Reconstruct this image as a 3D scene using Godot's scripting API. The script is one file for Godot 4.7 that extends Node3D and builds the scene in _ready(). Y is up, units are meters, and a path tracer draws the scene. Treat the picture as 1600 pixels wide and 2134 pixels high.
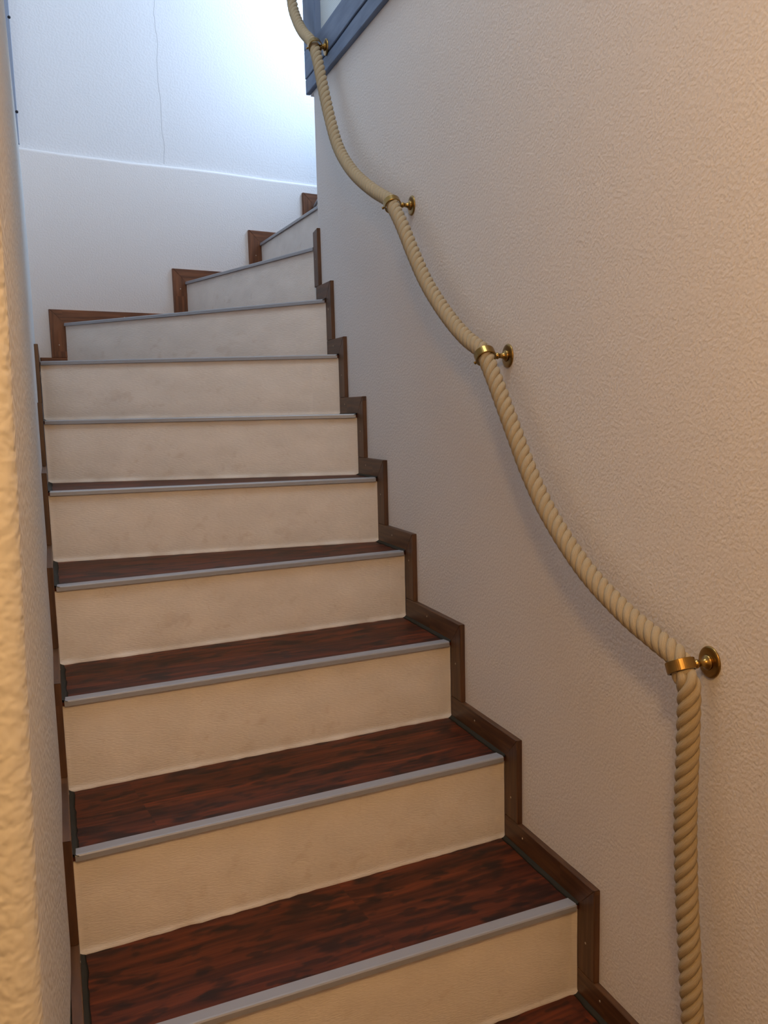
extends Node3D
# A winding plastered staircase with wood-look treads, a rope handrail on brass
# brackets and a blue balustrade above. Metres, y up, stairs climb towards -z.

const W := 0.0537          # width of the skirting boards
const T := 0.012           # their thickness
const XW := -0.9135        # plaster face of the wall on the left
const XL := -0.9013        # face of the boards on it
const B0 := -4.216         # back wall: z = B0 + BK * x
const BK := -0.2432
const FLOOR_Y := -0.185
const WALL_END := -3.152
const WALL_TOP := 2.150

# heights of the treads 0..12
const YS := [0.0, 0.1838, 0.3695, 0.5589, 0.7400, 0.9249, 1.1070, 1.2944, 1.4799, 1.6661, 1.8504, 2.035, 2.22]
# right and left ends (x, z) of each nosing line 0..12
const NR := [[-0.012, -1.150], [-0.012, -1.4504], [-0.012, -1.7562], [-0.012, -2.0455], [-0.012, -2.3491], [-0.012, -2.5669], [-0.012, -2.7397], [-0.012, -2.9162], [-0.012, -3.0407], [-0.010, -3.178], [0.083, -3.185], [0.130, -3.175], [0.150, -3.168]]
const NL := [[-0.9013, -1.060], [-0.9013, -1.3560], [-0.9013, -1.6346], [-0.9013, -1.9309], [-0.9013, -2.2248], [-0.9013, -2.6138], [-0.9013, -2.9785], [-0.9013, -3.2961], [-0.8048, -4.008], [-0.3094, -4.1288], [0.0343, -4.2123], [0.3000, -4.2770], [0.6200, -4.3548]]

var plaster: StandardMaterial3D
var plaster_near: StandardMaterial3D
var plaster_upper: StandardMaterial3D
var riser_mats: Array = []
var vinyl: StandardMaterial3D
var board_mat: StandardMaterial3D
var nosing_mat: StandardMaterial3D
var sealant_mat: StandardMaterial3D
var caulk_mat: StandardMaterial3D
var filler_mat: StandardMaterial3D
var board_back_lit: StandardMaterial3D
var rope_mat: StandardMaterial3D
var brass: StandardMaterial3D
var blue: StandardMaterial3D
var mesh_mat: StandardMaterial3D
var hall_floor: StandardMaterial3D
var crack_mat: StandardMaterial3D
var dark_metal: StandardMaterial3D
var corner_shade_mat: StandardMaterial3D
var glass: StandardMaterial3D
var white_paint: StandardMaterial3D
var globe_mat: StandardMaterial3D
var used := {}

# ------------------------------------------------------------------ helpers
func numbered(called: String) -> String:
	if not used.has(called):
		used[called] = 0
		return called
	used[called] += 1
	return "%s_%03d" % [called, used[called]]

func tag(o: Node, label: String, category: String, group := "", kind := "") -> Node:
	o.set_meta("label", label)
	o.set_meta("category", category)
	if group != "":
		o.set_meta("group", group)
	if kind != "":
		o.set_meta("kind", kind)
	return o

func thing(called: String, at := Vector3.ZERO) -> Node3D:
	var o := Node3D.new()
	o.name = numbered(called)
	add_child(o, true)
	o.position = at
	return o

func new_st() -> SurfaceTool:
	var st := SurfaceTool.new()
	st.begin(Mesh.PRIMITIVE_TRIANGLES)
	st.set_smooth_group(-1)
	return st

func obj(called: String, st: SurfaceTool, m: Material, parent: Node = null, normals := true) -> MeshInstance3D:
	var o := MeshInstance3D.new()
	if normals:
		st.generate_normals()
	o.mesh = st.commit()
	o.material_override = m
	o.cast_shadow = GeometryInstance3D.SHADOW_CASTING_SETTING_ON
	if parent == null:
		o.name = numbered(called)
		add_child(o, true)
	else:
		o.name = called
		parent.add_child(o, true)
	return o

# a triangle whose front looks along n
func tri(st: SurfaceTool, a: Vector3, b: Vector3, c: Vector3, n: Vector3, ua := Vector2.ZERO, ub := Vector2.ZERO, uc := Vector2.ZERO) -> void:
	if (b - a).cross(c - a).dot(n) > 0.0:
		var t := b
		b = c
		c = t
		var u := ub
		ub = uc
		uc = u
	st.set_uv(ua); st.add_vertex(a)
	st.set_uv(ub); st.add_vertex(b)
	st.set_uv(uc); st.add_vertex(c)

func quad(st: SurfaceTool, a: Vector3, b: Vector3, c: Vector3, d: Vector3, n: Vector3, ua := Vector2.ZERO, ub := Vector2.ZERO, uc := Vector2.ZERO, ud := Vector2.ZERO) -> void:
	tri(st, a, b, c, n, ua, ub, uc)
	tri(st, a, c, d, n, ua, uc, ud)

func box(st: SurfaceTool, lo: Vector3, hi: Vector3) -> void:
	var p := []
	for k in 8:
		p.append(Vector3(hi.x if k & 1 else lo.x, hi.y if k & 2 else lo.y, hi.z if k & 4 else lo.z))
	quad(st, p[0], p[2], p[6], p[4], Vector3.LEFT, Vector2(lo.z, lo.y), Vector2(lo.z, hi.y), Vector2(hi.z, hi.y), Vector2(hi.z, lo.y))
	quad(st, p[1], p[3], p[7], p[5], Vector3.RIGHT, Vector2(lo.z, lo.y), Vector2(lo.z, hi.y), Vector2(hi.z, hi.y), Vector2(hi.z, lo.y))
	quad(st, p[0], p[1], p[5], p[4], Vector3.DOWN, Vector2(lo.x, lo.z), Vector2(hi.x, lo.z), Vector2(hi.x, hi.z), Vector2(lo.x, hi.z))
	quad(st, p[2], p[3], p[7], p[6], Vector3.UP, Vector2(lo.x, lo.z), Vector2(hi.x, lo.z), Vector2(hi.x, hi.z), Vector2(lo.x, hi.z))
	quad(st, p[0], p[1], p[3], p[2], Vector3.FORWARD, Vector2(lo.x, lo.y), Vector2(hi.x, lo.y), Vector2(hi.x, hi.y), Vector2(lo.x, hi.y))
	quad(st, p[4], p[5], p[7], p[6], Vector3.BACK, Vector2(lo.x, lo.y), Vector2(hi.x, lo.y), Vector2(hi.x, hi.y), Vector2(lo.x, hi.y))

# a convex outline in a plane (origin o, axes ax and ay), raised from d0 to d1 along n, front edges bevelled
func prism(st: SurfaceTool, pts: Array, o: Vector3, ax: Vector3, ay: Vector3, n: Vector3, d0: float, d1: float, bev := 0.0012, grain := Vector2.ZERO, along_y := false) -> void:
	var c := Vector2.ZERO
	for p in pts:
		c += p
	c /= pts.size()
	var inner := []
	var count := pts.size()
	# inset every edge by bev
	for k in count:
		var p0: Vector2 = pts[(k + count - 1) % count]
		var p1: Vector2 = pts[k]
		var p2: Vector2 = pts[(k + 1) % count]
		var e1 := (p1 - p0).normalized()
		var e2 := (p2 - p1).normalized()
		var n1 := Vector2(-e1.y, e1.x)
		var n2 := Vector2(-e2.y, e2.x)
		if n1.dot(c - p1) < 0.0:
			n1 = -n1
		if n2.dot(c - p1) < 0.0:
			n2 = -n2
		var den := 1.0 + n1.dot(n2)
		inner.append(p1 + (n1 + n2) * (bev / maxf(den, 0.2)))
	var mid := o + ax * c.x + ay * c.y
	for k in count:
		var j := (k + 1) % count
		var a: Vector2 = pts[k]
		var b: Vector2 = pts[j]
		var ia: Vector2 = inner[k]
		var ib: Vector2 = inner[j]
		var a3 := o + ax * a.x + ay * a.y
		var b3 := o + ax * b.x + ay * b.y
		var ia3 := o + ax * ia.x + ay * ia.y
		var ib3 := o + ax * ib.x + ay * ib.y
		var out := (a3 + b3) * 0.5 - mid
		var ua := (Vector2(a.y, a.x) if along_y else a) + grain
		var ub := (Vector2(b.y, b.x) if along_y else b) + grain
		var uc := (Vector2(c.y, c.x) if along_y else c) + grain
		quad(st, a3 + n * d0, b3 + n * d0, b3 + n * (d1 - bev), a3 + n * (d1 - bev), out, ua, ub, ub + Vector2(0.0, 0.01), ua + Vector2(0.0, 0.01))
		quad(st, a3 + n * (d1 - bev), b3 + n * (d1 - bev), ib3 + n * d1, ia3 + n * d1, out + n * 0.01, ua, ub, ub, ua)
		tri(st, ia3 + n * d1, ib3 + n * d1, mid + n * d1, n, ua, ub, uc)
		tri(st, a3 + n * d0, b3 + n * d0, mid + n * d0, -n, ua, ub, uc)

# a profile of (distance along axis, radius) turned round an axis
func lathe(st: SurfaceTool, prof: Array, o: Vector3, axis: Vector3, sides := 32, smooth := true) -> void:
	axis = axis.normalized()
	var u := axis.cross(Vector3.UP if absf(axis.y) < 0.9 else Vector3.RIGHT).normalized()
	var v := axis.cross(u)
	st.set_smooth_group(1 if smooth else -1)
	for k in prof.size() - 1:
		var p: Vector2 = prof[k]
		var q: Vector2 = prof[k + 1]
		# outward in the (axis, radius) plane: the profile runs with the outside on its left
		var dr := Vector2(-(q.y - p.y), q.x - p.x)
		for s in sides:
			var a0 := TAU * s / sides
			var a1 := TAU * (s + 1) / sides
			var r0 := u * cos(a0) + v * sin(a0)
			var r1 := u * cos(a1) + v * sin(a1)
			var nn := axis * dr.x + (r0 + r1).normalized() * dr.y
			quad(st, o + axis * p.x + r0 * p.y, o + axis * p.x + r1 * p.y, o + axis * q.x + r1 * q.y, o + axis * q.x + r0 * q.y, nn, Vector2(a0, p.x), Vector2(a1, p.x), Vector2(a1, q.x), Vector2(a0, q.x))
	st.set_smooth_group(-1)

func tex(img: Image) -> ImageTexture:
	img.generate_mipmaps()
	return ImageTexture.create_from_image(img)

func noise(freq: float, sd: int, oct := 3) -> FastNoiseLite:
	var n := FastNoiseLite.new()
	n.seed = sd
	n.noise_type = FastNoiseLite.TYPE_SIMPLEX_SMOOTH
	n.frequency = freq
	n.fractal_type = FastNoiseLite.FRACTAL_FBM
	n.fractal_octaves = oct
	return n

func mat(c: Color, rough: float, metal := 0.0) -> StandardMaterial3D:
	var m := StandardMaterial3D.new()
	m.albedo_color = c
	m.roughness = rough
	m.metallic = metal
	return m

func relief(m: StandardMaterial3D, t: Texture2D, cm: float) -> void:
	m.heightmap_enabled = true
	m.heightmap_texture = t
	m.heightmap_scale = cm

func world_map(m: StandardMaterial3D, metres: float) -> void:
	m.uv1_triplanar = true
	m.uv1_world_triplanar = true
	m.uv1_scale = Vector3.ONE / metres

# ---------------------------------------------------------------- materials
func make_materials() -> void:
	# roughcast: small soft pimples, a little longer one way than the other
	var pimples := noise(0.085, 11, 2).get_seamless_image(512, 512)
	var pimple_tex := tex(pimples)
	plaster = mat(Color(0.895, 0.872, 0.860), 0.78)
	world_map(plaster, 0.37)
	relief(plaster, pimple_tex, 0.060)
	plaster_upper = mat(Color(0.895, 0.890, 0.895), 0.78)
	world_map(plaster_upper, 0.50)
	relief(plaster_upper, pimple_tex, 0.075)
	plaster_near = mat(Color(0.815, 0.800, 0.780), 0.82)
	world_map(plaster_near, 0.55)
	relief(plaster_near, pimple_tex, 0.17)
	white_paint = mat(Color(0.88, 0.88, 0.87), 0.5)

	# painted render of the risers: smooth with a fine grain, scuffed in the middle by shoes
	var fine := tex(noise(0.12, 5, 3).get_seamless_image(512, 512))
	for k in 3:
		var img := Image.create(1024, 192, false, Image.FORMAT_RGB8)
		var cloud := noise(0.006, 31 + k * 7, 4)
		var scuff := noise(0.035, 57 + k * 13, 3)
		var where := noise(0.010, 83 + k * 5, 2)
		var rub := noise(0.02, 101 + k, 3)
		for y in 192:
			var v := 1.0 - y / 191.0            # 0 at the foot of the riser
			for x in 1024:
				var u := x / 1023.0
				var c := 1.0 + 0.035 * cloud.get_noise_2d(x, y * 1.6)
				var mid := exp(-pow((u - 0.5) / 0.28, 2.0)) * exp(-pow((v - 0.32) / 0.26, 2.0))
				var s := smoothstep(0.10, 0.45, scuff.get_noise_2d(x * 0.35 + y * 0.12, y * 0.30)) * smoothstep(0.0, 0.4, where.get_noise_2d(x, y * 2.0) + 0.12)
				s = s * (0.22 + mid) * 0.22
				var line := smoothstep(0.93, 1.0, 1.0 - absf(rub.get_noise_2d(x * 0.25 + y * 0.25, y * 1.1 - x * 0.4)) * 2.2) * smoothstep(0.2, 0.45, where.get_noise_2d(x + 400.0, y + 90.0)) * 0.22
				s = clampf(s + line, 0.0, 1.0)
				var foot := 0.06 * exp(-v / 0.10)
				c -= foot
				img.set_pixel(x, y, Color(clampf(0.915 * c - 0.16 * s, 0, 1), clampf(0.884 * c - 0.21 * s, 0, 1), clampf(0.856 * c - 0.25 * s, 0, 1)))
		var m := mat(Color.WHITE, 0.62)
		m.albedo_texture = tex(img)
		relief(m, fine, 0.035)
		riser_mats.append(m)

	# wood-look vinyl: red-brown, streaked along the tread with dark cloudy knots
	var wi := Image.create(1024, 512, false, Image.FORMAT_RGB8)
	var wb := Image.create(1024, 512, false, Image.FORMAT_RGB8)
	var streak := noise(0.012, 3, 4)
	var fibre := noise(0.05, 8, 3)
	var knots := noise(0.011, 21, 3)
	var tone := noise(0.0045, 44, 2)
	var specks := noise(0.03, 61, 3)
	for y in 512:
		for x in 1024:
			var wx := x + 14.0 * tone.get_noise_2d(x, y * 3.0)
			var wy := y + 9.0 * tone.get_noise_2d(x * 0.8 + 300.0, y)
			var s := streak.get_noise_2d(wx * 0.16, wy * 1.9)
			var f := fibre.get_noise_2d(wx * 0.10, wy * 1.6)
			var k := smoothstep(0.12, 0.55, knots.get_noise_2d(wx * 0.75, wy * 1.7))
			var d := smoothstep(0.18, 0.5, specks.get_noise_2d(wx * 0.45, wy * 1.1))
			var t := 0.5 + 0.6 * s + 0.45 * f
			var col := Color(0.195, 0.082, 0.038).lerp(Color(0.430, 0.190, 0.080), clampf(t, 0.0, 1.0))
			col = col.lerp(Color(0.125, 0.065, 0.042), clampf(0.72 * k + 0.55 * d, 0.0, 0.9))
			wi.set_pixel(x, y, col)
			var h := clampf(0.5 + 0.5 * f, 0.0, 1.0)
			wb.set_pixel(x, y, Color(h, h, h))
	vinyl = mat(Color.WHITE, 0.55)
	vinyl.metallic_specular = 0.35
	vinyl.albedo_texture = tex(wi)
	vinyl.uv1_scale = Vector3(1.0 / 1.3, 1.0 / 0.62, 1.0)
	relief(vinyl, tex(wb), 0.02)

	# stained skirting boards
	var bi := Image.create(512, 128, false, Image.FORMAT_RGB8)
	var bg := noise(0.02, 71, 4)
	for y in 128:
		for x in 512:
			var g := bg.get_noise_2d(x * 0.15, y * 2.2)
			bi.set_pixel(x, y, Color(0.335, 0.225, 0.150).lerp(Color(0.520, 0.365, 0.250), clampf(0.5 + 0.8 * g, 0.0, 1.0)))
	board_mat = mat(Color(0.80, 0.78, 0.76), 0.42)
	board_mat.albedo_texture = tex(bi)
	board_mat.uv1_scale = Vector3(1.0 / 0.35, 1.0 / 0.10, 1.0)

	board_back_lit = board_mat.duplicate()  # same wood, tint raised to carry the light on the back wall
	board_back_lit.albedo_color = Color(1.0, 0.90, 0.84)
	nosing_mat = mat(Color(0.60, 0.60, 0.62), 0.42, 0.12)
	sealant_mat = mat(Color(0.190, 0.180, 0.155), 0.8)
	sealant_mat.metallic_specular = 0.3
	caulk_mat = mat(Color(0.86, 0.83, 0.78), 0.7)
	filler_mat = mat(Color(0.72, 0.66, 0.58), 0.6)
	crack_mat = mat(Color(0.74, 0.74, 0.76), 0.9)
	dark_metal = mat(Color(0.10, 0.10, 0.13), 0.45, 0.3)
	corner_shade_mat = mat(Color(0.56, 0.60, 0.68), 0.6)  # grey-blue of the shaded corner, held as a colour

	# twisted fibre of the rope
	rope_mat = mat(Color(0.665, 0.600, 0.490), 0.95)
	var ri := Image.create(256, 256, false, Image.FORMAT_RGB8)
	var rn := noise(0.03, 91, 3)
	for y in 256:
		for x in 256:
			var yarn := 0.5 + 0.5 * sin((x * 2.0 + y) * TAU / 32.0)
			var h := clampf(0.55 * yarn + 0.30 + 0.3 * rn.get_noise_2d(x, y), 0.0, 1.0)
			ri.set_pixel(x, y, Color(h, h, h))
	relief(rope_mat, tex(ri), 0.05)

	brass = mat(Color(0.62, 0.50, 0.29), 0.30, 1.0)
	var bl := Image.create(512, 128, false, Image.FORMAT_RGB8)
	var bn := noise(0.02, 121, 4)
	for y in 128:
		for x in 512:
			var g := bn.get_noise_2d(x * 0.2, y * 1.8)
			bl.set_pixel(x, y, Color(0.345, 0.415, 0.535).lerp(Color(0.425, 0.495, 0.610), clampf(0.5 + 0.9 * g, 0.0, 1.0)))
	blue = mat(Color.WHITE, 0.55)
	blue.albedo_texture = tex(bl)
	blue.uv1_scale = Vector3(1.0 / 0.5, 1.0 / 0.14, 1.0)

	# the woven infill of the balustrade: white threads with small dark eyes
	var mi := Image.create(64, 64, false, Image.FORMAT_RGB8)
	var mh := Image.create(64, 64, false, Image.FORMAT_RGB8)
	for y in 64:
		for x in 64:
			var a := absf(sin(PI * (x + y) / 16.0))
			var b := absf(sin(PI * (x - y) / 16.0))
			var eye := smoothstep(0.55, 0.95, a * b)
			mi.set_pixel(x, y, Color(0.97, 0.98, 0.98).lerp(Color(0.50, 0.56, 0.57), eye))
			var h := 1.0 - eye
			mh.set_pixel(x, y, Color(h, h, h))
	mesh_mat = mat(Color.WHITE, 0.6)
	mesh_mat.albedo_texture = tex(mi)
	mesh_mat.uv1_scale = Vector3(1.0 / 0.024, 1.0 / 0.024, 1.0)
	mesh_mat.backlight_enabled = true
	mesh_mat.backlight = Color(1.0, 1.0, 1.0)

	hall_floor = mat(Color(0.36, 0.24, 0.17), 0.5)
	glass = mat(Color(0.92, 0.96, 1.0, 0.06), 0.03)
	glass.transparency = BaseMaterial3D.TRANSPARENCY_ALPHA
	globe_mat = mat(Color(1.0, 0.93, 0.80), 0.5)
	globe_mat.emission_enabled = true
	globe_mat.emission = Color(1.0, 0.78, 0.50)
	globe_mat.emission_energy_multiplier = 1.0

# -------------------------------------------------------------------- stairs
func p_right(i: int, back := 0.0) -> Vector3:
	var d := n_back(i)
	return Vector3(NR[i][0], 0, NR[i][1]) + d * back

func p_left(i: int, back := 0.0) -> Vector3:
	var d := n_back(i)
	return Vector3(NL[i][0], 0, NL[i][1]) + d * back

func n_dir(i: int) -> Vector3:      # from the left end to the right end
	return (Vector3(NR[i][0], 0, NR[i][1]) - Vector3(NL[i][0], 0, NL[i][1])).normalized()

func n_back(i: int) -> Vector3:     # into the riser
	var d := n_dir(i)
	return Vector3(d.z, 0, -d.x)

func back_z(x: float) -> float:
	return B0 + BK * x

func riser(i: int, parent: Node) -> void:
	var a := p_left(i, 0.007)
	var b := p_right(i, 0.007)
	if i >= 8:
		a -= n_dir(i) * 0.02
	var y0: float = YS[i - 1] if i > 0 else FLOOR_Y
	var y1: float = YS[i] - 0.009
	var dir := (b - a).normalized()
	var outw := Vector3(-dir.z, 0, dir.x)
	var length := a.distance_to(b)
	var us := [0.0, 0.002, 0.004, 0.007, 0.011, 0.016, 0.024]
	var n := 44
	for k in range(1, n):
		us.append(0.024 + (length - 0.048) * k / n)
	for e in [0.024, 0.016, 0.011, 0.007, 0.004, 0.002, 0.0]:
		us.append(length - e)
	var hgt := y1 - y0
	var vs := [0.0, 0.0015, 0.003, 0.005, 0.0075, 0.010, 0.014, 0.02]
	for k in range(1, 11):
		vs.append(0.02 + (hgt - 0.026) * k / 11.0)
	for e in [0.006, 0.003, 0.0]:
		vs.append(hgt - e)
	var wav := noise(9.0, 300 + i, 2)
	var lip := noise(24.0, 340 + i, 2)
	var st := new_st()
	st.set_smooth_group(1)
	var grid := []
	for v in vs:
		var row := []
		for u in us:
			var edge := minf(u, length - u)
			var lump := 0.75 + 0.9 * lip.get_noise_2d(u, float(i))
			var out: float = 0.0011 * wav.get_noise_2d(u, v)
			out += 0.0042 * lump * exp(-pow(v / 0.0068, 2.0))          # the paint bead at the foot
			out += 0.0022 * lump * exp(-pow(edge / 0.006, 2.0))
			var side := 0.0
			if v < 0.003:
				side = -0.0
			row.append(a + dir * (u + side) + outw * out + Vector3(0, y0 + v, 0))
		grid.append(row)
	var off := Vector2(0.013 * i, 0.0)
	for r in vs.size() - 1:
		for k in us.size() - 1:
			quad(st, grid[r][k], grid[r][k + 1], grid[r + 1][k + 1], grid[r + 1][k], outw,
				Vector2(us[k] / length, 1.0 - vs[r] / hgt) + off, Vector2(us[k + 1] / length, 1.0 - vs[r] / hgt) + off,
				Vector2(us[k + 1] / length, 1.0 - vs[r + 1] / hgt) + off, Vector2(us[k] / length, 1.0 - vs[r + 1] / hgt) + off)
	st.set_smooth_group(-1)
	# the body of the step behind the face
	var bk := -outw * 0.03
	var q := [a + Vector3(0, y0, 0), b + Vector3(0, y0, 0), b + Vector3(0, y1, 0), a + Vector3(0, y1, 0)]
	quad(st, q[0] + bk, q[1] + bk, q[2] + bk, q[3] + bk, -outw)
	quad(st, q[0], q[1], q[1] + bk, q[0] + bk, Vector3.DOWN)
	quad(st, q[2], q[3], q[3] + bk, q[2] + bk, Vector3.UP)
	quad(st, q[0], q[3], q[3] + bk, q[0] + bk, -dir)
	quad(st, q[1], q[2], q[2] + bk, q[1] + bk, dir)
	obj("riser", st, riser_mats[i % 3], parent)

func tread(i: int, parent: Node) -> void:
	var y: float = YS[i]
	var fl := p_left(i, 0.002)
	var fr := p_right(i, 0.002)
	var poly := [fr, fl]
	if i == 7:
		poly.append(Vector3(XL, 0, back_z(XL) + T))
	if i < 12:
		var bl := p_left(i + 1, 0.025)
		if i >= 7:
			bl = p_left(i + 1, 0.012) 
		poly.append(bl)
		if i == 8:
			poly.append(p_right(9, 0.0))
		elif i < 8:
			poly.append(p_right(i + 1, 0.025))
		else:
			poly.append(p_right(i + 1, 0.0))
	var flat := PackedVector2Array()
	for p in poly:
		flat.append(Vector2(p.x, p.z))
	var idx := Geometry2D.triangulate_polygon(flat)
	var d := n_dir(i)
	var bk := n_back(i)
	var shift := Vector2(0.37 * i, 0.23 * i)
	var st := new_st()
	var uv := func(p: Vector3) -> Vector2: return Vector2((p - fr).dot(d), (p - fr).dot(bk)) + shift
	var up := Vector3(0, y, 0)
	var dn := Vector3(0, y - 0.0085, 0)
	for k in range(0, idx.size(), 3):
		var a: Vector3 = poly[idx[k]]
		var b: Vector3 = poly[idx[k + 1]]
		var c: Vector3 = poly[idx[k + 2]]
		tri(st, a + up, b + up, c + up, Vector3.UP, uv.call(a), uv.call(b), uv.call(c))
		tri(st, a + dn, b + dn, c + dn, Vector3.DOWN, uv.call(a), uv.call(b), uv.call(c))
	var mid := Vector3.ZERO
	for p in poly:
		mid += p / poly.size()
	for k in poly.size():
		var a: Vector3 = poly[k]
		var b: Vector3 = poly[(k + 1) % poly.size()]
		quad(st, a + up, b + up, b + dn, a + dn, (a + b) * 0.5 - mid, uv.call(a), uv.call(b), uv.call(b), uv.call(a))
	var t := obj("tread", st, vinyl, parent)

	# the grey edge strip
	var prof := [Vector2(-0.029, -0.002), Vector2(-0.029, 0.0014), Vector2(-0.0275, 0.0022), Vector2(-0.004, 0.0026), Vector2(-0.001, 0.0018), Vector2(0.0006, -0.0006), Vector2(0.0012, -0.0092), Vector2(-0.002, -0.0100)]
	var ns := new_st()
	var la := p_left(i) + d * 0.004 + up
	var lb := p_right(i) - d * 0.005 + up
	var fw := -bk
	for k in prof.size():
		var p: Vector2 = prof[k]
		var q: Vector2 = prof[(k + 1) % prof.size()]
		var o1 := fw * p.x + Vector3.UP * p.y
		var o2 := fw * q.x + Vector3.UP * q.y
		var out := (o1 + o2) * 0.5 - (fw * -0.012 + Vector3.UP * -0.003)
		quad(ns, la + o1, lb + o1, lb + o2, la + o2, out)
		tri(ns, la + o1, la + o2, la + fw * -0.012, -d)
		tri(ns, lb + o1, lb + o2, lb + fw * -0.012, d)
	var nm := obj("nosing", ns, nosing_mat, t)
	nm.set_meta("label", "grey metal edge strip")

	# dark joint sealant along the skirting
	if i <= 8:
		var ss := new_st()
		var r0 := p_right(i, 0.0)
		var r1 := p_right(i + 1, 0.006)
		seal_strip(ss, r0 + up, r1 + up, Vector3(-1, 0, 0), 0.010)
		var sm := obj("sealant", ss, sealant_mat, t)
		sm.set_meta("label", "dark grey joint sealant")
	if i <= 6:
		var ss := new_st()
		seal_strip(ss, p_left(i, 0.0) + up, p_left(i + 1, 0.006) + up, Vector3(1, 0, 0), 0.011)
		var sm := obj("sealant", ss, sealant_mat, t)
		sm.set_meta("label", "dark grey joint sealant")

func seal_strip(st: SurfaceTool, a: Vector3, b: Vector3, inw: Vector3, wd: float) -> void:
	var n := 14
	var wob := noise(20.0, int(absf(a.z) * 100.0), 2)
	st.set_smooth_group(1)
	for k in n:
		var p := a.lerp(b, float(k) / n)
		var q := a.lerp(b, float(k + 1) / n)
		var wp := wd * (1.0 + 0.25 * wob.get_noise_1d(p.z))
		var wq := wd * (1.0 + 0.25 * wob.get_noise_1d(q.z))
		var e := Vector3.UP * 0.0055
		var f := Vector3.UP * 0.0022
		var z := Vector3.UP * 0.0001
		quad(st, p + e, q + e, q + inw * wq * 0.5 + f, p + inw * wp * 0.5 + f, Vector3.UP + inw)
		quad(st, p + inw * wp * 0.5 + f, q + inw * wq * 0.5 + f, q + inw * wq + z, p + inw * wp + z, Vector3.UP + inw)
		quad(st, p, q, q + inw * wq + z, p + inw * wp + z, Vector3.DOWN)
	st.set_smooth_group(-1)

# an upright and a level skirting board with a mitre between them, for one step.
# o, ax: the wall's plane, s runs towards the climb; s0 = riser, s1 = next riser
func skirting_pair(parent: Node, i: int, o: Vector3, ax: Vector3, n: Vector3, s0: float, s1: float, y0: float, y1: float, upright := true, level := true, wood: Material = null) -> void:
	if wood == null:
		wood = board_mat
	var g := 0.0004
	var rng := RandomNumberGenerator.new()
	rng.seed = 500 + i + int(absf(n.x) * 40.0) + int(n.x * 7.0 + 20.0)
	if upright:
		var st := new_st()
		var pts := [Vector2(s0 - W, y1 + W - g), Vector2(s0 + 0.006, y1 - g), Vector2(s0 + 0.006, y0 + W + g), Vector2(s0 - W, y0 + W + g)]
		prism(st, pts, o, ax, Vector3.UP, n, -0.004, T, 0.0014, Vector2(rng.randf(), rng.randf()), true)
		var b := obj("board", st, wood, parent)
		nail(b, o + ax * (s0 - W * 0.45) + Vector3.UP * (y0 + W + (y1 - y0) * rng.randf_range(0.25, 0.6)) + n * T, n)
	if level:
		var st := new_st()
		var pts := [Vector2(s0 - W + g * 2.0, y1 + W), Vector2(s1 + 0.006, y1 + W - g), Vector2(s1 + 0.006, y1 + 0.0005), Vector2(s0 + 0.001, y1 + 0.0005)]
		if not upright:
			pts[3] = Vector2(s0 - W + g * 2.0, y1 + 0.0005)
		prism(st, pts, o, ax, Vector3.UP, n, -0.004, T, 0.0014, Vector2(rng.randf(), rng.randf()))
		var b := obj("board", st, wood, parent)
		nail(b, o + ax * lerpf(s0, s1, rng.randf_range(0.45, 0.75)) + Vector3.UP * (y1 + W * 0.6) + n * T, n)

func nail(parent: Node, at: Vector3, n: Vector3) -> void:
	var st := new_st()
	lathe(st, [Vector2(-0.002, 0.0024), Vector2(0.0001, 0.0024), Vector2(0.0006, 0.0015), Vector2(0.0007, 0.0)], at, n, 10)
	var o := obj("nail", st, filler_mat, parent)
	o.set_meta("label", "pale filled nail head")

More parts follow.
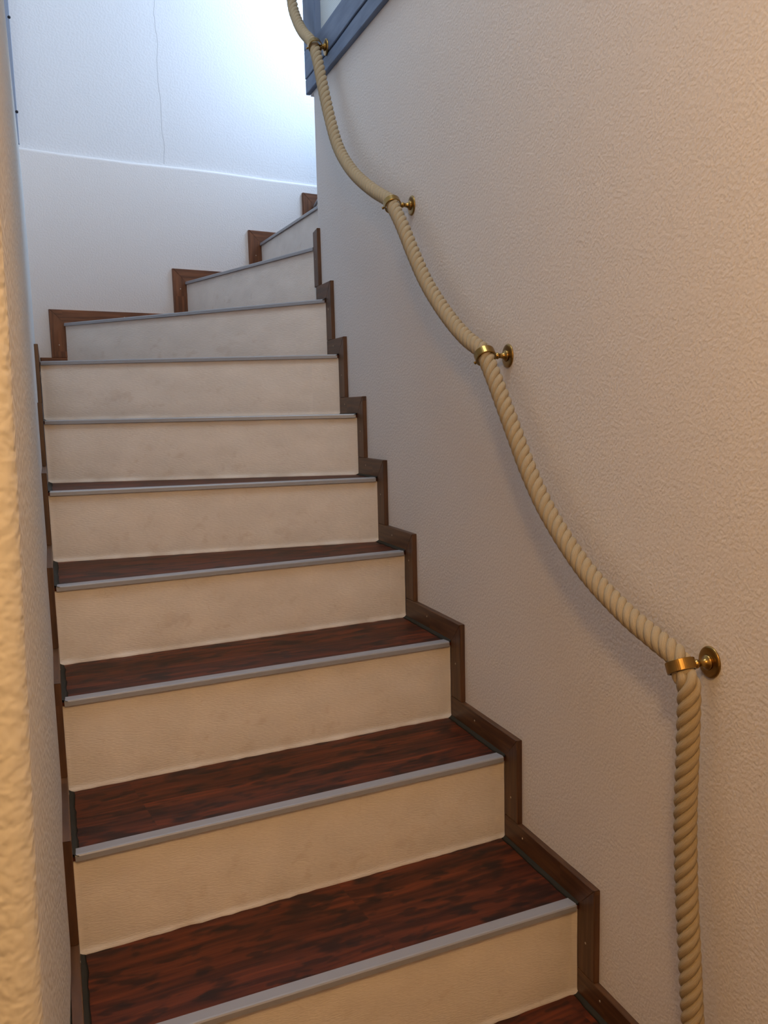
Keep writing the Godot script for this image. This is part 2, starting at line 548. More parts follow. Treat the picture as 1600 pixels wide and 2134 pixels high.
func skirtings() -> void:
	var r := thing("baseboard_right")
	tag(r, "stepped dark brown skirting boards up the long wall under the rope", "skirting board", "", "structure")
	for i in range(0, 9):
		# s = -z on the long wall
		skirting_pair(r, i, Vector3.ZERO, Vector3(0, 0, -1), Vector3(-1, 0, 0), -NR[i][1], -NR[i + 1][1], YS[i] - 0.185 if i == 0 else YS[i - 1], YS[i], true, i < 8)
	# the last level and upright piece at the end of the wall
	var st := new_st()
	prism(st, [Vector2(3.0407 - W + 0.001, YS[8] + W), Vector2(-WALL_END, YS[8] + W), Vector2(-WALL_END, YS[8] + 0.0005), Vector2(3.0417, YS[8] + 0.0005)], Vector3.ZERO, Vector3(0, 0, -1), Vector3.UP, Vector3(-1, 0, 0), -0.004, T, 0.0014)
	obj("board", st, board_mat, r)
	st = new_st()
	prism(st, [Vector2(3.178 - W, YS[9] + W), Vector2(3.178 - 0.003, YS[9] + W - 0.006), Vector2(3.178 - 0.003, YS[8] + W + 0.0005), Vector2(3.178 - W, YS[8] + W + 0.0005)], Vector3.ZERO, Vector3(0, 0, -1), Vector3.UP, Vector3(-1, 0, 0), -0.004, T, 0.0014, Vector2(0.3, 0.2), true)
	var b := obj("board", st, board_mat, r)
	nail(b, Vector3(-T, YS[8] + W + 0.09, -3.151), Vector3(-1, 0, 0))

	var l := thing("baseboard_left")
	tag(l, "stepped brown skirting boards seen edge-on along the narrow wall on the left", "skirting board", "", "structure")
	for i in range(0, 8):
		var s1: float = -NL[i + 1][1] if i < 7 else -(back_z(XL) + 0.006)
		skirting_pair(l, i, Vector3(XL - T, 0, 0), Vector3(0, 0, -1), Vector3(1, 0, 0), -NL[i][1], s1, YS[i] - 0.185 if i == 0 else YS[i - 1], YS[i])

	var k := thing("baseboard_back")
	tag(k, "stepped brown skirting boards, tinted as if lit, climbing the white wall at the turn", "skirting board", "", "structure")
	var ax := Vector3(1, 0, BK).normalized()
	var n := Vector3(-BK, 0, 1).normalized()
	var o := Vector3(0, 0, B0)
	var sc := sqrt(1.0 + BK * BK)
	# short level piece in the corner, on the seventh tread
	var c0 := (XL + 0.002) * sc
	var c1: float = NL[8][0] * sc
	st = new_st()
	prism(st, [Vector2(c0, YS[7] + W), Vector2(c1 + 0.004, YS[7] + W), Vector2(c1 + 0.004, YS[7] + 0.0005), Vector2(c0, YS[7] + 0.0005)], o, ax, Vector3.UP, n, -0.004, T, 0.0014)
	obj("board", st, board_back_lit, k)
	for i in range(8, 12):
		skirting_pair(k, i, o, ax, n, NL[i][0] * sc, NL[i + 1][0] * sc, YS[i - 1], YS[i], true, true, board_back_lit)

func stairs() -> void:
	var s := thing("staircase", Vector3.ZERO)
	tag(s, "winding staircase with cream painted risers and dark wood-look treads edged in grey", "staircase")
	for i in range(0, 13):
		riser(i, s)
	for i in range(0, 12):
		tread(i, s)

# ---------------------------------------------------------------------- shell
func struct(called: String, st: SurfaceTool, m: Material, label: String, category: String) -> MeshInstance3D:
	var o := obj(called, st, m)
	tag(o, label, category, "", "structure")
	return o

func left_x(y: float, z: float) -> float:
	# the wall on the left leans a little: inwards with height near the camera, flared at the far top to bare the shade strip
	var near := smoothstep(-1.7, -0.75, z)
	var far := smoothstep(-2.0, -3.0, z)
	return XW + near * (clampf(y, -0.3, 1.16) - 1.03) * 0.030 - far * clampf((y - 1.98) / 0.5, 0.0, 3.0) * 0.042

func wall_left() -> void:
	var st := new_st()
	st.set_smooth_group(1)
	var ys := []
	for k in 24:
		ys.append(lerpf(-0.3, 1.6, k / 23.0))
	for y in [1.8, 2.0, 2.13, 2.2, 2.3, 2.45, 2.63, 3.0, 3.63, 4.4]:
		ys.append(y)
	# plan: front face, rounded corner, long face; each point (z, extra x to the left)
	var plan := []
	plan.append(Vector2(-0.70, 1.5))
	plan.append(Vector2(-0.70, 0.5))
	plan.append(Vector2(-0.70, 0.12))
	plan.append(Vector2(-0.70, 0.05))
	for k in 9:
		var a := PI * 0.5 * k / 8.0
		plan.append(Vector2(-0.722 + 0.022 * cos(a), 0.022 - 0.022 * sin(a)))
	for z in [-0.76, -0.82, -0.9, -1.0, -1.15, -1.3, -1.5, -1.75, -2.0, -2.2, -2.4, -2.6, -2.8, -3.0, -3.2, -3.4, -3.6, -3.8, -3.9, -4.3]:
		plan.append(Vector2(z, 0.0))
	for r in ys.size() - 1:
		for k in plan.size() - 1:
			var p: Vector2 = plan[k]
			var q: Vector2 = plan[k + 1]
			var c := []
			for e in [[p, ys[r]], [q, ys[r]], [q, ys[r + 1]], [p, ys[r + 1]]]:
				var m: Vector2 = e[0]
				c.append(Vector3(left_x(e[1], m.x) - m.y, e[1], m.x))
			quad(st, c[0], c[1], c[2], c[3], Vector3(1, 0, 0.6))
	st.set_smooth_group(-1)
	var x0 := XW - 1.5
	quad(st, Vector3(x0, -0.3, -0.7), Vector3(x0, -0.3, -4.3), Vector3(x0, 4.4, -4.3), Vector3(x0, 4.4, -0.7), Vector3.LEFT)
	quad(st, Vector3(x0, -0.3, -4.3), Vector3(XW - 0.08, -0.3, -4.3), Vector3(XW - 0.08, 4.4, -4.3), Vector3(x0, 4.4, -4.3), Vector3.FORWARD)
	quad(st, Vector3(x0, -0.3, -0.7), Vector3(XW, -0.3, -0.72), Vector3(XW, -0.3, -4.3), Vector3(x0, -0.3, -4.3), Vector3.DOWN)
	quad(st, Vector3(x0, 4.4, -0.7), Vector3(XW, 4.4, -0.72), Vector3(XW, 4.4, -4.3), Vector3(x0, 4.4, -4.3), Vector3.UP)
	struct("wall_left", st, plaster_near, "rough white plaster wall along the left edge with a rounded corner near the camera", "wall")

func wall_back() -> void:
	var ax := Vector3(1, 0, BK).normalized()
	var n := Vector3(-BK, 0, 1).normalized()
	var o := Vector3(0, 0, B0)
	var w := thing("wall_back")
	tag(w, "white textured plaster wall at the turn of the stairs with a ledge line across it", "wall", "", "structure")
	var s0 := -1.15
	var s1 := 2.6
	# lower, thicker part with a rounded top edge
	var prof := [Vector2(-0.2, -0.3), Vector2(0.0, -0.3), Vector2(0.0, 2.120)]
	for k in range(1, 9):
		var a := PI * 0.5 * k / 8.0
		prof.append(Vector2(-0.010 + 0.010 * cos(a), 2.120 + 0.012 * sin(a)))
	prof.append(Vector2(-0.2, 2.1325))
	var st := new_st()
	st.set_smooth_group(1)
	var nn := 30
	var wob := noise(2.0, 17, 2)
	for k in nn:
		var a := lerpf(s0, s1, float(k) / nn)
		var b := lerpf(s0, s1, float(k + 1) / nn)
		for j in prof.size() - 1:
			var p: Vector2 = prof[j]
			var q: Vector2 = prof[j + 1]
			var ha := 0.006 * wob.get_noise_1d(a) + 0.0035 * a
			var hb := 0.006 * wob.get_noise_1d(b) + 0.0035 * b
			var f := func(s: float, e: Vector2, h: float) -> Vector3: return o + ax * s + n * e.x + Vector3.UP * (e.y + (h if e.y > 1.0 else 0.0))
			quad(st, f.call(a, p, ha), f.call(b, p, hb), f.call(b, q, hb), f.call(a, q, ha), n * 0.6 + Vector3.UP * (0.1 if j >= 2 else -0.1) + (Vector3.UP * 2.0 if j == prof.size() - 2 else Vector3.ZERO) + (Vector3.DOWN * 3.0 if j == 0 else Vector3.ZERO))
	st.set_smooth_group(-1)
	obj("lower_wall", st, plaster, w)
	# upper part, set back
	st = new_st()
	var c := [Vector2(s0, 2.05), Vector2(s1, 2.05), Vector2(s1, 4.4), Vector2(s0, 4.4)]
	prism(st, c, o, ax, Vector3.UP, n, -0.2, -0.015, 0.0005)
	var up := obj("upper_wall", st, plaster_upper, w)
	# hairline crack running down to the ledge
	st = new_st()
	var cr := noise(6.0, 23, 3)
	for k in 40:
		var ya := lerpf(2.139, 3.3, k / 40.0)
		var yb := lerpf(2.139, 3.3, (k + 1) / 40.0)
		var sa := -0.362 * 1.029 + 0.010 * cr.get_noise_1d(ya) - 0.012 * (ya - 2.14)
		var sb := -0.362 * 1.029 + 0.010 * cr.get_noise_1d(yb) - 0.012 * (yb - 2.14)
		var wd := 0.0006
		quad(st, o + ax * (sa - wd) + n * -0.0149 + Vector3.UP * ya, o + ax * (sa + wd) + n * -0.0144 + Vector3.UP * ya, o + ax * (sb + wd) + n * -0.0144 + Vector3.UP * yb, o + ax * (sb - wd) + n * -0.0149 + Vector3.UP * yb, n)
	var k2 := obj("crack", st, crack_mat, up)
	k2.set_meta("label", "thin vertical hairline crack")

func wall_right() -> void:
	var st := new_st()
	# main wall; the free end has a slightly softened edge
	var e := WALL_END
	var prof := [Vector2(0.0, 1.7), Vector2(0.0, e + 0.006), Vector2(0.002, e + 0.002), Vector2(0.006, e), Vector2(0.114, e), Vector2(0.118, e + 0.002), Vector2(0.12, e + 0.006), Vector2(0.12, 1.7)]
	for k in prof.size():
		var p: Vector2 = prof[k]
		var q: Vector2 = prof[(k + 1) % prof.size()]
		var out := Vector3((p.x + q.x) * 0.5 - 0.06, 0, (p.y + q.y) * 0.5 + 1.5)
		if k == 0:
			out = Vector3.LEFT
		if k == 6:
			out = Vector3.RIGHT
		quad(st, Vector3(p.x, -0.3, p.y), Vector3(q.x, -0.3, q.y), Vector3(q.x, WALL_TOP, q.y), Vector3(p.x, WALL_TOP, p.y), out)
	box(st, Vector3(0.004, WALL_TOP - 0.03, e + 0.01), Vector3(0.116, WALL_TOP, 1.7))
	struct("wall_right", st, plaster, "long white textured plaster wall on the right carrying the rope handrail", "wall")

func shell() -> void:
	wall_right()
	wall_left()
	wall_back()
	# upper floor beyond the balustrade, with the nose of its slab over the wall's end
	var st := new_st()
	box(st, Vector3(0.0, WALL_TOP, -3.185), Vector3(0.12, 2.20, 1.7))
	box(st, Vector3(0.12, 2.08, -3.10), Vector3(0.95, 2.20, 1.7))
	box(st, Vector3(0.66, 2.08, -4.60), Vector3(0.95, 2.199, -3.10))
	struct("floor", st, plaster, "pale slab edge of the upper floor over the end of the wall", "floor")
	# hall floor at the foot of the stairs
	st = new_st()
	box(st, Vector3(-2.5, FLOOR_Y - 0.1, -1.12), Vector3(0.0, FLOOR_Y, 1.8))
	struct("floor_001", st, hall_floor, "brown floor of the hall at the foot of the stairs", "floor")
	# ceiling of the hall and wall above it, front of the stairwell
	st = new_st()
	box(st, Vector3(-2.5, 2.15, -0.30), Vector3(0.0, 2.30, 1.8))
	box(st, Vector3(-2.5, 2.30, -0.30), Vector3(0.0, 4.4, -0.18))
	struct("ceiling", st, plaster, "white ceiling of the hall and the wall closing the stairwell above it", "ceiling")
	st = new_st()
	box(st, Vector3(-2.5, -0.3, 1.7), Vector3(2.3, 4.4, 1.82))
	struct("wall_front", st, plaster, "white wall behind the camera", "wall")
	st = new_st()
	box(st, Vector3(-2.55, -0.3, -0.72), Vector3(-2.4, 4.4, 1.8))
	struct("wall_far", st, plaster, "white side wall of the hall", "wall")
	st = new_st()
	# with an opening for the added roof window
	box(st, Vector3(-2.6, 4.3, -5.0), Vector3(2.5, 4.42, -1.99))
	box(st, Vector3(-2.6, 4.3, -0.71), Vector3(2.5, 4.42, 1.85))
	box(st, Vector3(-2.6, 4.3, -1.99), Vector3(-0.82, 4.42, -0.71))
	box(st, Vector3(-0.18, 4.3, -1.99), Vector3(2.5, 4.42, -0.71))
	struct("ceiling_001", st, plaster_upper, "white ceiling over the stairwell and the upper floor", "ceiling")
	# outer wall of the upper floor with its window
	st = new_st()
	var wx := 0.86
	var z0 := -4.33
	var z1 := -3.63
	var y0 := 2.62
	var y1 := 3.52
	box(st, Vector3(wx, 2.0, -5.0), Vector3(wx + 0.2, y0, 1.8))
	box(st, Vector3(wx, y1, -5.0), Vector3(wx + 0.2, 4.4, 1.8))
	box(st, Vector3(wx, y0, -5.0), Vector3(wx + 0.2, y1, z0))
	box(st, Vector3(wx, y0, z1), Vector3(wx + 0.2, y1, 1.8))
	struct("wall_window", st, plaster_upper, "white outer wall of the upper floor with a window", "wall")
	var win := thing("window_1")
	tag(win, "white framed window of the upper floor beside the stairs", "window", "", "structure")
	st = new_st()
	var f := 0.06
	box(st, Vector3(wx + 0.06, y0, z0), Vector3(wx + 0.12, y0 + f, z1))
	box(st, Vector3(wx + 0.06, y1 - f, z0), Vector3(wx + 0.12, y1, z1))
	box(st, Vector3(wx + 0.06, y0 + f, z0), Vector3(wx + 0.12, y1 - f, z0 + f))
	box(st, Vector3(wx + 0.06, y0 + f, z1 - f), Vector3(wx + 0.12, y1 - f, z1))
	box(st, Vector3(wx + 0.06, y0 + f, (z0 + z1) * 0.5 - 0.03), Vector3(wx + 0.12, y1 - f, (z0 + z1) * 0.5 + 0.03))
	obj("frame", st, white_paint, win)
	st = new_st()
	box(st, Vector3(wx + 0.088, y0 + f, z0 + f), Vector3(wx + 0.092, y1 - f, z1 - f))
	obj("pane", st, glass, win)

func added_roof_window() -> void:  # unseen opening, added to house the fill light over the stairs
	var win := thing("window_2")
	tag(win, "added unseen roof window over the stairwell, housing a fill light", "window", "", "structure")
	var st := new_st()
	var f := 0.04
	box(st, Vector3(-0.82, 4.34, -1.99), Vector3(-0.82 + f, 4.45, -0.71))
	box(st, Vector3(-0.18 - f, 4.34, -1.99), Vector3(-0.18, 4.45, -0.71))
	box(st, Vector3(-0.82 + f, 4.34, -1.99), Vector3(-0.18 - f, 4.45, -1.99 + f))
	box(st, Vector3(-0.82 + f, 4.34, -0.71 - f), Vector3(-0.18 - f, 4.45, -0.71))
	obj("frame", st, white_paint, win)
	st = new_st()
	box(st, Vector3(-0.82 + f, 4.40, -1.99 + f), Vector3(-0.18 - f, 4.406, -0.71 - f))
	obj("pane", st, glass, win)

func corner_shade() -> void:  # shade on the wall by the corner, modelled as a grey strip
	var t := thing("corner_shade_strip", Vector3(XW, 2.13, -3.95))
	tag(t, "narrow grey strip standing in for shade down the far left corner, with two dark screws", "shade_strip")
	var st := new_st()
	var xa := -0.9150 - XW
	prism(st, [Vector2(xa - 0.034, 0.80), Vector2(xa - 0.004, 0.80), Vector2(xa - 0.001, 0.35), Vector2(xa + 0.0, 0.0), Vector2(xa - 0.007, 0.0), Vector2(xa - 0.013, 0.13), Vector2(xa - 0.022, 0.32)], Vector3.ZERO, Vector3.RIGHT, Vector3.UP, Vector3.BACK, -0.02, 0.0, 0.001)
	obj("strip", st, corner_shade_mat, t)
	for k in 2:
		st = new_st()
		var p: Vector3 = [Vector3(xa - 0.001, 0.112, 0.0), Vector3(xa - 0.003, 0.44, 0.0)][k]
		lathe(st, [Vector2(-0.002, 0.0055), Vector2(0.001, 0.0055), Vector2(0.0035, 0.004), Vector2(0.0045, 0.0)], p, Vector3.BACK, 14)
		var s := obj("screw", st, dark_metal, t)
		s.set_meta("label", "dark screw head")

# ------------------------------------------------------------------ balustrade
func balustrade() -> void:
	var b := thing("balustrade", Vector3(0, WALL_TOP, -3.19))
	tag(b, "blue painted wooden balustrade with a woven white infill above the wall", "balustrade")
	var o := Vector3(0, -WALL_TOP, 3.19)
	var ax := Vector3(0, 0, 1)
	var n := Vector3(-1, 0, 0)
	# s = z; lower board stands out a little less than the upper one
	var st := new_st()
	prism(st, [Vector2(-3.190, 2.155), Vector2(-0.35, 2.146), Vector2(-0.35, 2.1985), Vector2(-2.66, 2.2005), Vector2(-2.84, 2.1965), Vector2(-3.190, 2.2010)], o, ax, Vector3.UP, n, 0.001, 0.015, 0.002, Vector2(0.1, 0.0))
	obj("lower_board", st, blue, b)
	st = new_st()
	prism(st, [Vector2(-3.187, 2.2016), Vector2(-2.84, 2.2016), Vector2(-2.66, 2.2052), Vector2(-0.35, 2.2045), Vector2(-0.35, 2.280), Vector2(-3.187, 2.288)], o, ax, Vector3.UP, n, -0.03, 0.017, 0.002, Vector2(0.6, 0.5))
	obj("upper_board", st, blue, b)
	st = new_st()
	prism(st, [Vector2(2.2890, 3.195), Vector2(2.2885, 3.056), Vector2(3.25, 3.056), Vector2(3.25, 3.195)], o, Vector3.UP, Vector3(0, 0, -1), n, -0.09, 0.0155, 0.003, Vector2(0.2, 0.7))
	obj("post", st, blue, b)
	st = new_st()
	prism(st, [Vector2(-3.054, 3.17), Vector2(-0.35, 3.17), Vector2(-0.35, 3.25), Vector2(-3.054, 3.25)], o, ax, Vector3.UP, n, -0.08, 0.014, 0.003)
	obj("rail", st, blue, b)
	st = new_st()
	prism(st, [Vector2(-0.349, 2.15), Vector2(-0.302, 2.15), Vector2(-0.302, 3.25), Vector2(-0.349, 3.25)], o, ax, Vector3.UP, n, -0.09, 0.0155, 0.003)
	obj("post", st, blue, b)
	st = new_st()
	prism(st, [Vector2(-3.054, 2.2835), Vector2(-0.35, 2.2835), Vector2(-0.35, 3.169), Vector2(-3.054, 3.169)], o, ax, Vector3.UP, n, -0.008, -0.004, 0.0003)
	var p := obj("infill", st, mesh_mat, b)
	p.set_meta("label", "white finely woven infill panel")
	# slim glazing beads that hold the infill
	st = new_st()
	prism(st, [Vector2(-3.054, 2.2875), Vector2(-0.35, 2.2805), Vector2(-0.35, 2.286), Vector2(-3.054, 2.2935)], o, ax, Vector3.UP, n, -0.003, 0.003, 0.001)
	obj("bead", st, white_paint, b)

# ------------------------------------------------------------------------ rope
# (y, z) of the rope's middle line, from the upper bracket down to its loose end
const ROPE := [[2.95, -3.17], [2.80, -3.205], [2.62, -3.215], [2.4429, -3.1875], [2.3657, -3.1358], [2.2985, -3.0601], [2.2340, -2.9620], [2.1688, -2.9103], [2.079, -2.8626], [1.9647, -2.7957], [1.8648, -2.7182], [1.7729, -2.5942], [1.6918, -2.4348], [1.6276, -2.2880], [1.5613, -2.2161], [1.4824, -2.1431], [1.4038, -2.0618], [1.3253, -1.9526], [1.2679, -1.8516], [1.2246, -1.7605], [1.1664, -1.7067], [1.0821, -1.6389], [0.9937, -1.5653], [0.9189, -1.4839], [0.8436, -1.3688], [0.7939, -1.2528], [0.7682, -1.1654], [0.7470, -1.1020], [0.7174, -1.0867], [0.6308, -1.0859], [0.5198, -1.0877], [0.4097, -1.0816], [0.3012, -1.0699], [0.2034, -1.0597], [0.10, -1.050], [-0.02, -1.042]]
# (y, z) of the rings' middles and the (y, z) of their axes
const RINGS := [[2.216, -2.933, 0.75, -0.80], [1.624, -2.283, 0.70, -0.68], [1.224, -1.757, 0.68, -0.62], [0.742, -1.106, 0.84, -0.54]]
const ROPE_X := -0.052
const ROPE_R := 0.0176

func rope() -> void:
	var ctrl := PackedVector3Array()
	for p in ROPE:
		var q := Vector3(ROPE_X, p[0], p[1])
		var ring := -1
		for r in RINGS.size():
			var c := Vector3(ROPE_X, RINGS[r][0], RINGS[r][1])
			if q.distance_to(c) < 0.012:
				ring = r
			elif q.distance_to(c) < 0.028:
				ring = -2
		if ring >= 0:
			var c := Vector3(ROPE_X, RINGS[ring][0], RINGS[ring][1])
			var a := Vector3(0, RINGS[ring][2], RINGS[ring][3]).normalized()
			ctrl.append(c + a * 0.013)
			ctrl.append(c - a * 0.013)
		elif ring == -1:
			ctrl.append(q)
	var dense := PackedVector3Array()
	for k in ctrl.size() - 1:
		var p0 := ctrl[maxi(k - 1, 0)]
		var p1 := ctrl[k]
		var p2 := ctrl[k + 1]
		var p3 := ctrl[mini(k + 2, ctrl.size() - 1)]
		for j in 24:
			dense.append(p1.cubic_interpolate(p2, p0, p3, j / 24.0))
	dense.append(ctrl[ctrl.size() - 1])
	# smooth a little and resample by length
	for pass_ in 14:
		var sm := dense.duplicate()
		for k in range(1, dense.size() - 1):
			sm[k] = (dense[k - 1] + dense[k] * 2.0 + dense[k + 1]) * 0.25
		dense = sm
	var step := 0.0026
	var path := PackedVector3Array([dense[0]])
	var left := step
	for k in dense.size() - 1:
		var a := dense[k]
		var b := dense[k + 1]
		var d := a.distance_to(b)
		var t := 0.0
		while d - t >= left:
			t += left
			path.append(a.lerp(b, t / d))
			left = step
		left -= d - t
	var root := thing("rope_handrail", Vector3.ZERO)
	tag(root, "thick cream twisted rope handrail hanging in curves between brass brackets", "rope")
	var pitch := ROPE_R * 2.0 * 2.22
	var ro := ROPE_R * 0.565
	var rs := ROPE_R * 0.435
	var n := path.size()
	var us := PackedVector3Array()
	us.resize(n)
	for k in n:
		var tan := (path[mini(k + 1, n - 1)] - path[maxi(k - 1, 0)]).normalized()
		us[k] = Vector3(1, 0, 0)
		us[k] = (us[k] - tan * us[k].dot(tan)).normalized()
	var sides := 14
	for s in 4:
		var mid := PackedVector3Array()
		mid.resize(n)
		for k in n:
			var tan := (path[mini(k + 1, n - 1)] - path[maxi(k - 1, 0)]).normalized()
			var v := tan.cross(us[k])
			var a := TAU * (k * step / pitch + s / 4.0)
			mid[k] = path[k] + (us[k] * cos(a) + v * sin(a)) * ro
		var verts := PackedVector3Array()
		var norms := PackedVector3Array()
		var uvs := PackedVector2Array()
		var idx := PackedInt32Array()
		for k in n:
			var tan := (mid[mini(k + 1, n - 1)] - mid[maxi(k - 1, 0)]).normalized()
			var r := (mid[k] - path[k]).normalized()
			r = (r - tan * r.dot(tan)).normalized()
			var w := tan.cross(r)
			for j in sides + 1:
				var a := TAU * j / sides
				var dirv := r * cos(a) + w * sin(a)
				verts.append(mid[k] + r * cos(a) * rs * 0.98 + w * sin(a) * rs)
				norms.append(dirv)
				uvs.append(Vector2(float(j) / sides * 2.0, k * step / 0.05))
		for k in n - 1:
			for j in sides:
				var a := k * (sides + 1) + j
				var b := a + sides + 1
				idx.append_array([a, b, a + 1, a + 1, b, b + 1])
		# end caps
		for e in 2:
			var k := 0 if e == 0 else n - 1
			var ci := verts.size()
			verts.append(mid[k])
			norms.append((path[0] - path[1]).normalized() if e == 0 else (path[n - 1] - path[n - 2]).normalized())
			uvs.append(Vector2.ZERO)
			for j in sides:
				var a := k * (sides + 1) + j
				idx.append_array([ci, a, a + 1] if e == 0 else [ci, a + 1, a])
		var arr := []
		arr.resize(Mesh.ARRAY_MAX)
		arr[Mesh.ARRAY_VERTEX] = verts
		arr[Mesh.ARRAY_NORMAL] = norms
		arr[Mesh.ARRAY_TEX_UV] = uvs
		arr[Mesh.ARRAY_INDEX] = idx
		var am := ArrayMesh.new()
		am.add_surface_from_arrays(Mesh.PRIMITIVE_TRIANGLES, arr)
		var o := MeshInstance3D.new()
		o.mesh = am
		o.material_override = rope_mat
		o.name = "strand"
		root.add_child(o, true)

func bracket(y: float, z: float, axis: Vector3, screw: float, label: String, wall_x := 0.0) -> void:
	var b := thing("rope_bracket", Vector3(wall_x, y, z))
	tag(b, label, "bracket", "brass brackets holding the rope handrail")
	var ax := Vector3(-1, 0, 0)
	var reach := absf(ROPE_X - wall_x)
	var st := new_st()
	lathe(st, [Vector2(-0.001, 0.0), Vector2(-0.001, 0.0238), Vector2(0.0012, 0.0242), Vector2(0.0026, 0.0236), Vector2(0.0036, 0.0215), Vector2(0.0042, 0.0180), Vector2(0.0046, 0.0120), Vector2(0.0048, 0.0)], Vector3.ZERO, ax, 48)
	obj("rose", st, brass, b)
	st = new_st()
	var tip := reach - 0.0185
	lathe(st, [Vector2(0.004, 0.0), Vector2(0.004, 0.0108), Vector2(0.0062, 0.0118), Vector2(0.0080, 0.0108), Vector2(0.0096, 0.0082), Vector2(0.0130, 0.0060), Vector2(0.0175, 0.0050), Vector2(0.0215, 0.0048), Vector2(0.0232, 0.0066), Vector2(0.0250, 0.0070), Vector2(0.0268, 0.0064), Vector2(0.0285, 0.0046), Vector2(tip, 0.0044), Vector2(tip, 0.0)], Vector3.ZERO, ax, 32)
	obj("stem", st, brass, b)
	st = new_st()
	var c := Vector3(-reach, 0, 0)
	var h := 0.0085
	lathe(st, [Vector2(-h, 0.0190), Vector2(-h, 0.0212), Vector2(-h + 0.0006, 0.0218), Vector2(h - 0.0006, 0.0218), Vector2(h, 0.0212), Vector2(h, 0.0190), Vector2(-h, 0.0190)], c, axis, 48, false)
	obj("ring", st, brass, b)
	# grub screw in the ring, away from the wall and below
	st = new_st()
	var side := (Vector3(-1, 0, 0).cross(axis)).normalized()
	var dirv := (Vector3(-1, 0, 0) * cos(screw) + side * sin(screw)).normalized()
	lathe(st, [Vector2(0.0195, 0.0), Vector2(0.0195, 0.0024), Vector2(0.0232, 0.0024), Vector2(0.0242, 0.0036), Vector2(0.0262, 0.0036), Vector2(0.0272, 0.0022), Vector2(0.0274, 0.0)], c, dirv, 16)
	obj("grub_screw", st, brass, b)

func brackets() -> void:
	bracket(0.742, -1.106, Vector3(0, 0.88, -0.47).normalized(), 1.9, "shiny golden brass rope bracket where the rope turns to hang straight down")
	bracket(1.224, -1.757, Vector3(0, 0.68, -0.62).normalized(), 0.9, "brass rope bracket second up from the hanging rope end, midway on the wall")
	bracket(1.624, -2.283, Vector3(0, 0.70, -0.68).normalized(), 0.5, "dark brass rope bracket third up, left of the plain upper wall")
	bracket(2.216, -2.933, Vector3(0, 0.75, -0.80).normalized(), 0.4, "topmost brass rope bracket, fixed to the blue painted boards", -0.017)

func hall_lamp(at: Vector3) -> void:
	var l := thing("ceiling_lamp", at)
	tag(l, "warm globe lamp on a short brass stem under the hall ceiling", "lamp")
	var st := new_st()
	lathe(st, [Vector2(0.0, 0.0), Vector2(0.0, 0.06), Vector2(0.012, 0.055), Vector2(0.02, 0.014), Vector2(0.136, 0.014), Vector2(0.136, 0.0)], Vector3(0, 2.15 - at.y, 0), Vector3.DOWN, 32)
	obj("mount", st, brass, l)
	st = new_st()
	var prof := []
	for k in 17:
		var a := PI * k / 16.0
		prof.append(Vector2(-0.085 * cos(a), 0.085 * sin(a)))
	lathe(st, prof, Vector3.ZERO, Vector3.UP, 32)
	obj("globe", st, globe_mat, l)
	var o := OmniLight3D.new()
	o.name = "lamp_light"
	o.light_color = LAMP_COLOR
	o.light_energy = LAMP_ENERGY
	o.light_size = 0.08
	o.omni_range = 12.0
	o.omni_attenuation = 2.0
	o.shadow_enabled = true
	l.add_child(o, true)

const LAMP_COLOR := Color(1.0000, 0.7991, 0.5315)
const LAMP_ENERGY := 0.88
const DAY_COLOR := Color(0.7354, 0.8608, 1.0000)
const DAY_ENERGY := 3.3
const ROOF_FILL_COLOR := Color(0.9267, 0.9716, 1.0000)
const ROOF_FILL_ENERGY := 3.15

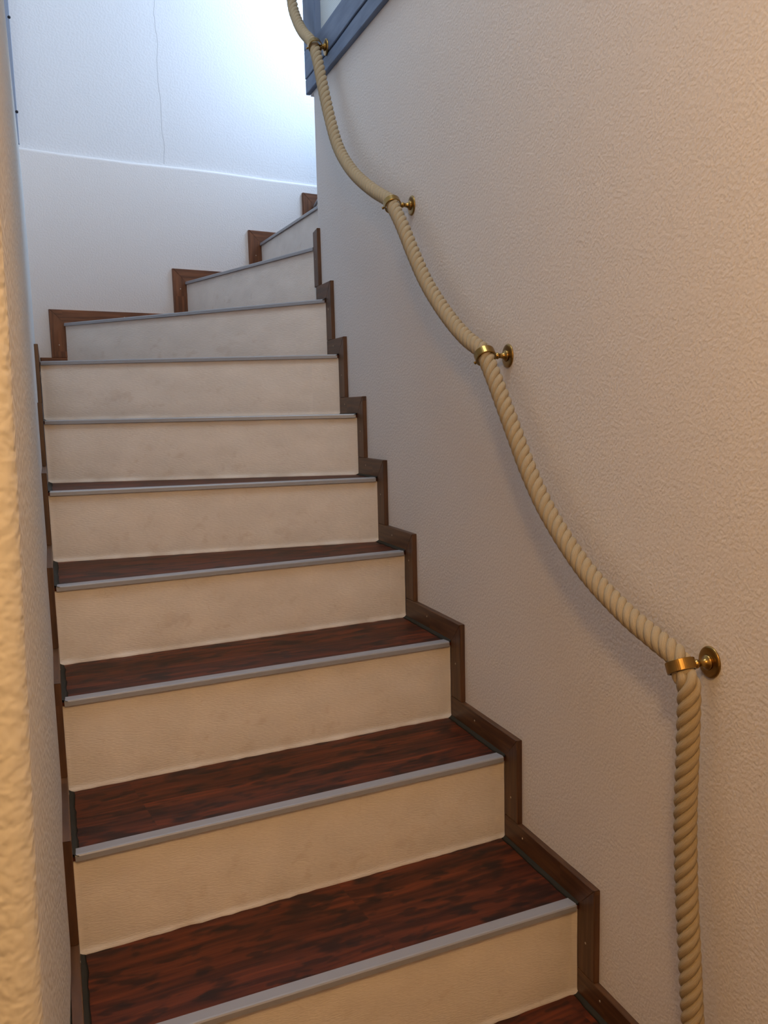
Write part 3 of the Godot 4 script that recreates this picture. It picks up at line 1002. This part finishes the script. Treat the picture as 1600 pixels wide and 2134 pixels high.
# ----------------------------------------------------------------------- ready
func _ready() -> void:
	var cam := Camera3D.new()
	cam.name = "camera"
	add_child(cam)
	cam.position = Vector3(-0.88931, 1.12134, 0.0)
	cam.rotation = Vector3(-0.14369, -0.35877, -0.02102)
	cam.near = 0.05
	cam.far = 60.0
	cam.projection = Camera3D.PROJECTION_FRUSTUM
	cam.keep_aspect = Camera3D.KEEP_HEIGHT
	cam.size = 2134.0 / 1960.11 * 0.05
	cam.frustum_offset = Vector2(-46.95, 68.44) / 1960.11 * 0.05
	cam.current = true

	var we := WorldEnvironment.new()
	we.name = "environment"
	var env := Environment.new()
	env.background_mode = Environment.BG_SKY
	var sky := Sky.new()
	var sm := ProceduralSkyMaterial.new()
	sm.sky_top_color = Color(0.55, 0.68, 0.90)
	sm.sky_horizon_color = Color(0.80, 0.87, 0.95)
	sm.ground_bottom_color = Color(0.35, 0.35, 0.34)
	sm.ground_horizon_color = Color(0.62, 0.64, 0.66)
	sm.sky_energy_multiplier = 0.8
	sm.ground_energy_multiplier = 0.5
	sky.sky_material = sm
	env.sky = sky
	env.tonemap_mode = Environment.TONE_MAPPER_LINEAR
	env.tonemap_exposure = 1.0
	env.sdfgi_enabled = true
	env.ssao_enabled = true
	env.ssil_enabled = true
	we.environment = env
	add_child(we)

	# daylight that comes in through the upper window
	var day := AreaLight3D.new()
	day.name = "window_daylight"
	day.area_size = Vector2(0.58, 0.78)
	day.light_color = DAY_COLOR
	day.light_energy = DAY_ENERGY
	day.shadow_enabled = true
	day.position = Vector3(0.85, 3.07, -3.98)
	day.rotation = Vector3(0, PI * 0.5, 0)
	add_child(day)
	# added fill light at the unseen roof window, chosen to balance wall brightness
	var roof := AreaLight3D.new()
	roof.name = "added_roof_fill"
	roof.area_size = Vector2(0.6, 1.2)
	roof.light_color = ROOF_FILL_COLOR
	roof.light_energy = ROOF_FILL_ENERGY
	roof.shadow_enabled = true
	roof.position = Vector3(-0.50, 4.28, -1.35)
	roof.rotation = Vector3(-PI * 0.5, 0, 0)
	add_child(roof)

	make_materials()
	shell()
	added_roof_window()
	stairs()
	skirtings()
	balustrade()
	brackets()
	rope()
	corner_shade()
	hall_lamp(Vector3(-0.84, 1.93, 0.08))
